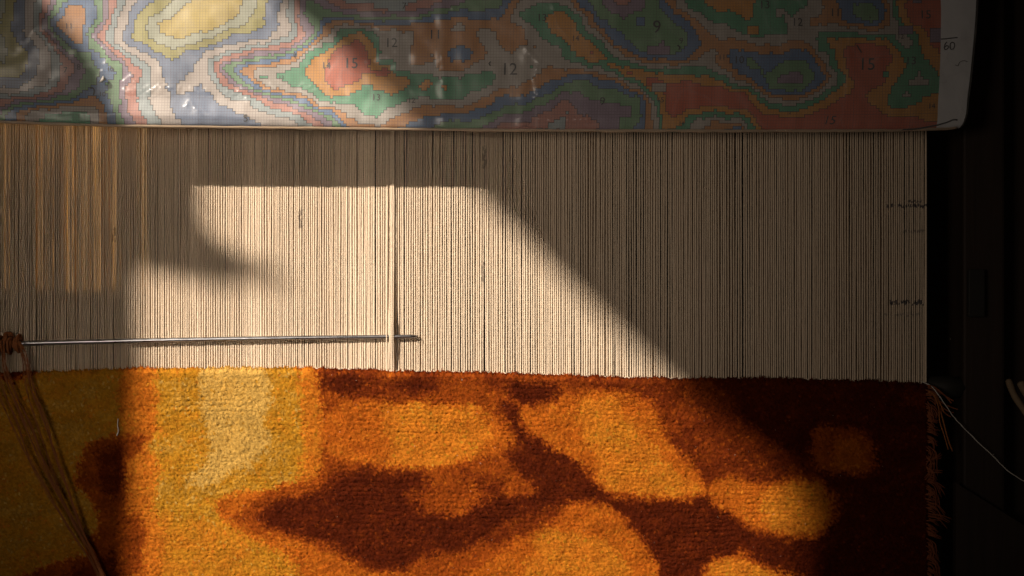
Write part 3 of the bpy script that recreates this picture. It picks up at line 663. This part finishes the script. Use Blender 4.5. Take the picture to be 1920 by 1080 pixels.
def sheet(px, py, off=0.0):
    """photo position on the hanging sheet -> world point on its gently waving surface"""
    px = np.asarray(px, float); py = np.asarray(py, float)
    b = chart_bottom(px); t = py/246.0; pz = b*t
    pxx = px-9.0*np.clip(t, 0, 1.1)**2*np.clip(px/1764, 0, 1.1)-13.0*np.clip(t, 0, 1.1)*np.clip((px-1764)/66, 0, 1.1)
    over = np.clip((pz-(b-8))/8, 0, 1)
    wv_ = np.clip(1.12-t, .1, 1)
    y = CH-0.0020*np.sin(px/140.0+0.6)*wv_-0.0016*np.sin(px/57+pz/60.0)*wv_-0.0010*wv_*vnoise(px/46, pz/50, 71)-0.0005*vnoise(px/17, pz/22, 72)
    y = y-0.0010*np.exp(-((px-825-pz*0.06)/11)**2)-0.0008*np.exp(-((px-990+pz*0.04)/10)**2)
    y = y-0.0055*np.clip(1-abs(pz-(b-22))/36, 0, 1)*(0.5+0.5*np.exp(-((px-390)/170)**2))+0.0045*(1-np.sqrt(1-np.minimum(over, 0.999)**2))
    k = (D+CH)/D
    return np.stack([(pxx-960)*S*k, y-off, (540-pz)*S*k], -1)

cx = np.arange(-30, NCX-1); rows = np.arange(R0, R1)
CXg, CYg = np.meshgrid(cx, rows)
cpx = (CXg+0.5)*CS; cpy = (CYg+0.5)*CS
hv = hfield(cpx+3.0*vnoise(cpx/16, cpy/16, 81), cpy+3.0*vnoise(cpx/16, cpy/16, 82))+0.13*vnoise(cpx/9, cpy/9, 83)
lv = np.clip(np.rint(hv), 1, 15).astype(int)
for (a, b, w_, h_, L_) in ((1237,165,3,2,12),(1203,42,2,2,10),(1238,95,5,2,8),(1700,57,3,2,8),(1755,66,2,3,8),(1718,2,2,1,8),(1412,57,2,2,14),(1726,154,4,1.2,12),(1725,148,2.2,1.3,12),(1724,141,.7,1.3,12),(1702,178,2,.7,12),(1702,173,.7,.7,12),(1664,139,1.5,1,13),(716,13,3,1,6),(745,16,4,1,6)):
    m = (abs(cpx-a) < w_*CS*0.8) & (abs(cpy-b) < h_*CS*0.8); lv[m] = L_
nr, nc = lv.shape
gx = (np.arange(nc+1)+cx[0])*CS; gy = (np.arange(nr+1)+R0)*CS
gx[-1] = 1764
GX, GY = np.meshgrid(gx, gy); SV = sheet(GX, GY).reshape(-1, 3)
ii, jj = np.meshgrid(np.arange(nr), np.arange(nc), indexing='ij')
q0 = (ii*(nc+1)+jj).ravel(); SF = np.stack([q0, q0+nc+1, q0+nc+2, q0+1], 1)
me = mesh_np('printed_sheet', SV, SF)
rgba = np.ones((len(SF)*4, 4), np.float32)
fc = PRINT[lv.ravel()-1]*0.84*(1+RNG.normal(0, 0.012, (lv.size, 1))); rgba[:, :3] = np.repeat(fc, 4, 0)
att = me.attributes.new('ink', 'FLOAT_COLOR', 'CORNER'); att.data.foreach_set('color', rgba.ravel())
uvl = me.uv_layers.new(name='cells'); uvv = np.stack([GX.ravel()/CS, GY.ravel()/CS], 1)[SF.ravel()].astype(np.float32)
uvl.data.foreach_set('uv', uvv.ravel())
obj('printed_sheet', me, M['paper'], chart)

# white margin of the paper at the right
mx_ = np.linspace(1764, 1829, 14); my_ = np.linspace(-86, 246, 70); GX2, GY2 = np.meshgrid(mx_, my_)
cut = np.clip((GY2-205)/41, 0, 1); GX2 = np.where(GX2 > 1800, GX2-(GX2-1800)*0.30*cut**3, GX2)
SV2 = sheet(GX2, GY2, 0.00005).reshape(-1, 3); a, b = GX2.shape
ii, jj = np.meshgrid(np.arange(a-1), np.arange(b-1), indexing='ij'); q0 = (ii*b+jj).ravel(); SF2 = np.stack([q0, q0+b, q0+b+1, q0+1], 1)
me = mesh_np('paper_margin', SV2, SF2)
att = me.attributes.new('ink', 'FLOAT_COLOR', 'CORNER'); rg = np.zeros((len(SF2)*4, 4), np.float32); rg[:, :3] = (0.78, 0.80, 0.86); att.data.foreach_set('color', rg.ravel())
me.uv_layers.new(name='cells')
obj('paper_margin', me, M['paper'], chart)

# stepped black outlines between the colour areas
qs = []
HW = 0.46
for r_ in range(nr):
    for c_ in range(nc):
        if c_+1 < nc and lv[r_, c_] != lv[r_, c_+1]:
            x_ = gx[c_+1]; qs.append((x_-HW, x_+HW, gy[r_]-HW, gy[r_+1]+HW))
        if r_+1 < nr and lv[r_, c_] != lv[r_+1, c_]:
            y_ = gy[r_+1]; qs.append((gx[c_]-HW, gx[c_+1]+HW, y_-HW, y_+HW))
qs = np.array(qs)
QX = np.stack([qs[:, 0], qs[:, 0], qs[:, 1], qs[:, 1]], 1); QY = np.stack([qs[:, 2], qs[:, 3], qs[:, 3], qs[:, 2]], 1)
QV = sheet(QX, QY, 0.00025).reshape(-1, 3)
QV[:, 1] += np.repeat(RNG.uniform(0, 0.00012, len(qs)), 4)
tag(obj('printed_outlines', mesh_np('printed_outlines', QV, np.arange(len(QV)).reshape(-1, 4), False), M['inkline'], chart), kind='stuff')

# printed numbers
grey = flat_material('grey_print', (0.06, 0.06, 0.065), 0.7)
def number(txt, px, py, h, mat=None, shear=0.0, bold=0.0):
    cu = bpy.data.curves.new('n', 'FONT'); cu.body = txt; cu.size = 1; cu.align_x = 'CENTER'; cu.align_y = 'CENTER'; cu.resolution_u = 3; cu.shear = shear; cu.offset = bold
    o = bpy.data.objects.new('n', cu); COL.objects.link(o)
    me = bpy.data.meshes.new_from_object(o); bpy.data.objects.remove(o)
    v = np.empty(len(me.vertices)*3, np.float32); me.vertices.foreach_get('co', v); v = v.reshape(-1, 3)
    sc = h/0.72*1.28
    W_ = sheet(px+v[:, 0]*sc, py-v[:, 1]*sc, 0.0005).astype(np.float32)
    me.vertices.foreach_set('co', W_.ravel()); me.update(); me.name = 'printed_number'
    obj('printed_number', me, mat or grey, chart)
for t in (('7',123,138,9),('8',148,132,9),('11',130,52,9),('10',207,135,7),('5',464,228,11),('12',734,82,14),('11',816,66,14),('15',659,121,16),('14',612,125,10),('13',707,185,10),('12',774,190,8),
          ('12',956,131,18),('7',758,12,10),('13',1016,34,11),('9',1232,51,19),('9',1278,76,9),('14',1079,73,8),('9',1133,190,12),('11',1355,107,8),('10',1387,112,11),('13',1434,9,12),('12',1495,42,12),
          ('11',1566,24,12),('15',1735,28,13),('15',1628,121,18),('13',1709,115,12),('14',1752,201,8),('12',1689,69,7),('13',528,148,6),('10',193,184,7),('15',1242,187,8),('9',1632,33,4),('14',1484,212,4),('14',1283,231,6)):
    number(*t)
number('15', 1560, 226, 13, None, 0.25)
# hand-drawn mark on the margin: a bar with 60 under it, and a stray squiggle; a torn dark tape line at the corner
def stroke(name, pts, r, off=0.0007):
    pts = np.array(pts, float); q = smooth_path([(a, b, 0) for a, b in pts], max(12, len(pts)*7))
    path = sheet(q[:, 0], q[:, 1], off); V, F = tube_arrays(path, r*S, 6); V[:, 1] = np.repeat(path[:, 1], 6).tolist()+[path[0, 1], path[-1, 1]]+(V[:, 1]-V[:, 1])*0 if False else V[:, 1]
    obj(name, tubes_mesh(name, [(V, F)]), M['inkline'], chart)
stroke('hand_drawn_bar', [(1764, 74.5), (1775, 74), (1786, 73), (1796, 72.5)], 1.0)
stroke('hand_drawn_six', [(1776, 80), (1772.5, 84), (1771, 90), (1773, 94.5), (1777.5, 93), (1778.5, 89), (1775.5, 87), (1772, 90)], 0.9)
stroke('hand_drawn_zero', [(1787, 81), (1783, 83), (1782, 89), (1784, 94), (1788, 94), (1791, 89), (1790, 83), (1786, 81)], 0.9)
stroke('hand_drawn_squiggle', [(1795, 124), (1801, 126), (1803, 121), (1807, 118), (1813, 117), (1820, 119)], 0.5)
stroke('ink_mark', [(171, 173), (175, 172), (178, 177), (177, 186)], 1.0, 0.0012)
stroke('ink_mark', [(553, 99), (551, 104), (552, 109)], 0.8, 0.0012)
stroke('ink_mark', [(921, 116), (918, 120), (921, 124)], 1.0, 0.0012)
stroke('ink_mark', [(1271, 84), (1275, 88), (1274, 93)], 1.1, 0.0012)
stroke('ink_mark', [(1608, 84), (1613, 92), (1617, 98)], 0.8, 0.0012)
fv = [tuple(sheet(a, b, 0.0046+c)) for a, b, c in ((196, 148, 0), (202, 157, .001), (188, 164, 0), (195, 158, .003))]
obj('lifted_flake', mesh_np('lifted_flake', fv, [(0, 2, 3), (0, 3, 1), (3, 2, 1), (0, 1, 2)], False), M['white'], chart)
stroke('torn_tape_line', [(1700, 243.5), (1724, 243), (1745, 240), (1765, 237), (1785, 233), (1800, 229), (1810, 230)], 1.3)

# clear cover: a crinkled sheet in front, wrapped round the bottom
nx, ny = 900, 170
gx3 = np.linspace(-162, 1832, nx); gy3 = np.linspace(-86, 249.5, ny); GX3, GY3 = np.meshgrid(gx3, gy3)
cut = np.clip((GY3-200)/46, 0, 1); GX3 = np.where(GX3 > 1800, GX3-(GX3-1800)*0.28*cut**3, GX3)
SV3 = sheet(GX3, np.minimum(GY3, 246.0), 0.0022).reshape(-1, 3)
cr = 0.0005*vnoise(GX3/34, GY3/26, 91)
def ridge(pts, amp, sig):
    out = np.zeros_like(GX3)
    for (xa, ya), (xb, yb_) in zip(pts[:-1], pts[1:]):
        dx, dy = xb-xa, yb_-ya; t_ = np.clip(((GX3-xa)*dx+(GY3-ya)*dy)/(dx*dx+dy*dy), 0, 1)
        dd = (GX3-xa-t_*dx)**2+(GY3-ya-t_*dy)**2
        out = np.maximum(out, amp*np.exp(-dd/(2*sig*sig))*(0.7+0.5*vnoise(GX3/5, GY3/5, int(xa))))
    return out
for pts, amp, sig in (([(985, 90), (1012, 118), (1004, 150), (1012, 178), (985, 200)], .0015, 3.2), ([(1035, 5), (1040, 22), (1030, 40)], .0010, 3), ([(850, 15), (838, 60), (828, 100), (834, 150)], .0009, 5),
                      ([(730, 105), (770, 82), (815, 60)], .0016, 2.6), ([(690, 115), (712, 100)], .0014, 3), ([(700, 20), (705, 50)], .0006, 3), ([(352, 205), (360, 195), (372, 215), (384, 212), (398, 220)], .0014, 2.8),
                      ([(430, 190), (455, 172), (470, 195)], .0014, 3.2), ([(235, 160), (248, 150), (262, 168)], .0012, 3.4), ([(300, 110), (306, 150), (302, 170)], .0009, 3), ([(40, 10), (62, 60), (50, 80)], .0011, 3), ([(90, 70), (105, 88)], .0014, 2.6),
                      ([(480, 160), (540, 168), (620, 164)], .0014, 5), ([(240, 178), (330, 172), (460, 180)], .0020, 6), ([(1000, 222), (1040, 228), (1110, 224)], .0016, 4), ([(180, 75), (205, 110), (190, 150)], .0012, 3), ([(1500, 0), (1532, 40)], .0012, 4), ([(1595, 60), (1590, 200)], .0008, 3)):
    cr = cr+ridge(pts, amp, sig)
SV3[:, 1] -= np.maximum(cr.ravel()+0.0004, 0)
ii, jj = np.meshgrid(np.arange(ny-1), np.arange(nx-1), indexing='ij'); q0 = (ii*nx+jj).ravel(); SF3 = np.stack([q0, q0+nx, q0+nx+1, q0+1], 1)
obj('plastic_cover', mesh_np('plastic_cover', SV3, SF3), M['plastic'], chart)
xs = np.linspace(-162, 1812, 300)
path = sheet(xs, np.full(300, 243.6), -0.0004); path[:, 2] -= 0.0006*np.abs(vnoise(xs/30, xs*0, 95))
obj('sealed_edge', tubes_mesh('sealed_edge', [tube_arrays(path, 0.0017+0.0004*vnoise(xs/24, xs*0, 96), 8)]), M['sealed'], chart)
# back of the cover: keeps the hanging chart opaque and gives it thickness
SV4 = sheet(GX, np.minimum(GY, 240), -0.0045).reshape(-1, 3); SV4 = SV4.reshape(nr+1, nc+1, 3)[::3, ::3]; a, b = SV4.shape[:2]
ii, jj = np.meshgrid(np.arange(a-1), np.arange(b-1), indexing='ij'); q0 = (ii*b+jj).ravel()
obj('backing_sheet', mesh_np('backing_sheet', SV4.reshape(-1, 3), np.stack([q0, q0+b, q0+b+1, q0+1], 1)), flat_material('brown_backing_card', (0.34, 0.26, 0.19)), chart)

# ------------------------------------------------------------------ rod, yarn, string
rod = thing('metal_rod', 'thin steel rod lying level across the warp just above the carpet', 'rod', P(20, 650, -0.006))
a, b = P(-60, 646.5, -0.0046), P(783, 630.5, -0.0034)
ts = np.linspace(0, 1, 60); path = np.outer(1-ts, a)+np.outer(ts, b); path[:, 2] += 0.0012*np.sin(ts*math.pi)
V, F = tube_arrays(path, np.interp(ts, [0, .8, .99, 1], [.0028, .0023, .0022, .0015]), 20)
obj('shaft', tubes_mesh('shaft', [(V, F)]), M['steel'], rod)

yarn = thing('yarn_bundle', 'brown wool yarn knotted on the rod with long ends hanging over the carpet', 'yarn', P(20, 650, -0.012))
tubes = []
for i in range(13):           # wraps round the rod
    cxp = -6+i*3.7+random.uniform(-.8, .8); th = np.linspace(0, 2*math.pi, 28)+random.random()*6
    rr = 0.0062+0.0022*math.sin(i*1.3)+random.uniform(-.0007, .0007)
    if 7 > i > 4: rr += 0.0016
    c = P(cxp, 644.5-i*0.05, -0.0075)
    path = np.stack([c.x+0.0012*np.sin(th*0.5+i), c.y+rr*0.85*np.cos(th), c.z+rr*1.08*np.sin(th)], 1)
    tubes.append(tube_arrays(path, 0.00175, 7, twist=120, flat=.3))
obj('knot', tubes_mesh('knot', tubes), M['rust'], yarn)
tubes = []
for k_ in range(4):           # a small top loop
    th = np.linspace(0.1, math.pi*1.9, 22); c = P(13+k_*1.6, 631, -0.014+k_*.001)
    path = np.stack([c.x+0.003*np.cos(th), c.y+0.001*np.sin(th*2), c.z+0.0042*np.sin(th)], 1); tubes.append(tube_arrays(path, 0.0015, 6, twist=120, flat=.3))
obj('loop', tubes_mesh('loop', tubes), M['rust'], yarn)
ends = [([(0, 640), (4, 668), (12, 712), (38, 775), (66, 842), (104, 920), (144, 992), (180, 1054), (205, 1110)], 1.25), ([(5, 645), (12, 690), (30, 742), (58, 800), (82, 862), (112, 928), (152, 1000), (184, 1062), (204, 1110)], 1.15),
        ([(-4, 642), (-2, 690), (8, 735), (32, 790), (52, 850), (86, 915), (128, 988), (170, 1052), (196, 1105)], 1.1), ([(-8, 650), (-12, 700), (2, 752), (26, 806), (58, 872), (96, 938), (140, 1008), (176, 1062), (198, 1106)], 0.9),
        ([(34, 640), (43, 662), (50, 690), (60, 732), (78, 778), (97, 832), (117, 892), (132, 932), (150, 987), (174, 1037), (202, 1105)], 1.35), ([(38, 642), (48, 664), (56, 702), (68, 742), (87, 792), (103, 846), (124, 908), (138, 948), (160, 1008), (186, 1062), (208, 1108)], 1.1),
        ([(36, 640), (41, 672), (47, 705), (53, 742), (68, 790), (86, 842), (104, 898), (122, 945), (147, 1000), (174, 1052), (200, 1106)], 0.9), ([(22, 735), (44, 785), (72, 842), (92, 890), (122, 950), (153, 1008), (182, 1060), (200, 1106)], 0.8)]
for pts, r in ends:
    path = smooth_path([P(x+random.uniform(-1, 1), y, -0.019-0.006*min(1, max(0, (y-690)/120))*(1 if y < 1000 else 0.8)) for x, y in pts], 150)
    tb = [tube_arrays(path, r*S*(1+0.12*vnoise(np.arange(150)/6, np.zeros(150), int(r*50))), 7, twist=90, flat=.35)]
    off = np.stack([0.0008*np.sin(np.arange(150)/9+r), np.full(150, -0.0004), 0.0008*np.cos(np.arange(150)/9+r)], 1)
    tb.append(tube_arrays(path+off*1.6, r*S*0.45, 5)); tb.append(tube_arrays(path-off*1.8, r*S*0.35, 5))
    obj('hanging_strand', tubes_mesh('hanging_strand', tb), M['rust'], yarn)

path = smooth_path([P(1729, 716, -.004), P(1736, 719, -.007), P(1746, 724, -.012), P(1758, 738, -.017), P(1770, 755, -.016), P(1784, 776, -.012), P(1800, 795, -.01), P(1834, 829, -.01), P(1858, 851, -.01), P(1880, 874, -.01), P(1899, 889, -.01), P(1925, 904, -.01), P(1990, 930, -.01)], 200)
path[:, 2] += 0.0004*vnoise(np.arange(200)/5, np.zeros(200), 5)
tag(obj('string', tubes_mesh('string', [tube_arrays(path, 0.00062, 6, twist=250, flat=.3)]), M['white']), 'thin white string running from the carpet corner down to the right', 'string')
path = smooth_path([P(221.5, 785, -.0135), P(220.5, 797, -.0140), P(222, 808, -.0142), P(219, 817, -.0135)], 24)
tag(obj('lint_thread', tubes_mesh('lint_thread', [tube_arrays(path, np.linspace(.0005, .0008, 24), 6, twist=150, flat=.3)]), M['white']), 'short white thread end lying on the shaded gold part of the carpet', 'thread')

# ------------------------------------------------------------------ loom frame at the right
post = thing('loom_post', 'dark wooden upright post of the loom frame at the right', 'post', P(1845, 1180, 0.02))
bm = bmesh.new(); box_bm(bm, P(1806, 0, -.0).x, P(1884, 0).x, 0.0, 0.09, P(0, 1300).z, P(0, -300).z, 0.003)
obj('upright', bm_mesh('upright', bm), M['post'], post)
bm = bmesh.new(); box_bm(bm, P(1884.5, 0).x, P(2100, 0).x, 0.03, 0.08, P(0, 1300).z, P(0, -300).z, 0.003)
obj('side_plank', bm_mesh('side_plank', bm), M['post'], post)
bm = bmesh.new(); box_bm(bm, P(1812, 0).x, P(1843, 0).x, -0.008, -0.0005, P(0, 594).z, P(0, 505).z, 0.0015)
obj('bracket_plate', bm_mesh('bracket_plate', bm), M['beam'], post)
bm = bmesh.new(); bmesh.ops.create_cone(bm, segments=32, radius1=0.0125, radius2=0.0118, depth=0.06, cap_ends=True)
es = [e for e in bm.edges if len(e.link_faces) == 2 and max(len(f.verts) for f in e.link_faces) > 4]
bmesh.ops.bevel(bm, geom=es, offset=0.002, segments=2, affect='EDGES')
o = obj('beam_peg', bm_mesh('beam_peg', bm, True), M['beam'], post)
o.matrix_parent_inverse = post.matrix_basis.inverted(); o.location = P(1778, 726, 0.012); o.rotation_euler = (0, math.pi/2, 0)
bm = bmesh.new()
vs_ = [(1792, 905), (1960, 1010), (1960, 1200), (1792, 1200)]
f = bm.faces.new([bm.verts.new(P(x, y, -0.012)) for x, y in vs_]); r = bmesh.ops.extrude_face_region(bm, geom=[f])
for v in r['geom']:
    if isinstance(v, bmesh.types.BMVert): v.co.y += 0.011
bmesh.ops.recalc_face_normals(bm, faces=bm.faces)
obj('foot_brace', bm_mesh('foot_brace', bm), M['post'], post)

def stick(pts, r, label):
    path = smooth_path(pts, 40); t = np.linspace(0, 1, 40)
    rr = r*(1+0.05*vnoise(t*9, t*0, int(r*1e5)))*np.interp(t, [0, .02, .06, 1], [.55, .85, 1, .95])
    o = obj('wooden_stick', tubes_mesh('wooden_stick', [tube_arrays(path, rr, 14)]), M['stick'])
    tag(o, label, 'stick', 'sticks leaning on the loom post')
stick([P(1890, 711, -0.016), P(1900, 738, -.016), P(1914, 760, -.016), P(1936, 790, -.016), P(1990, 850, -.016)], 6.2*S, 'long brown wooden stick slanting down beside the loom post')
stick([P(1912, 716, -0.012), P(1925, 738, -.012), P(1942, 765, -.012), P(1990, 830, -.012)], 7.5*S, 'stubby wooden stick end at the very right edge behind the longer one')
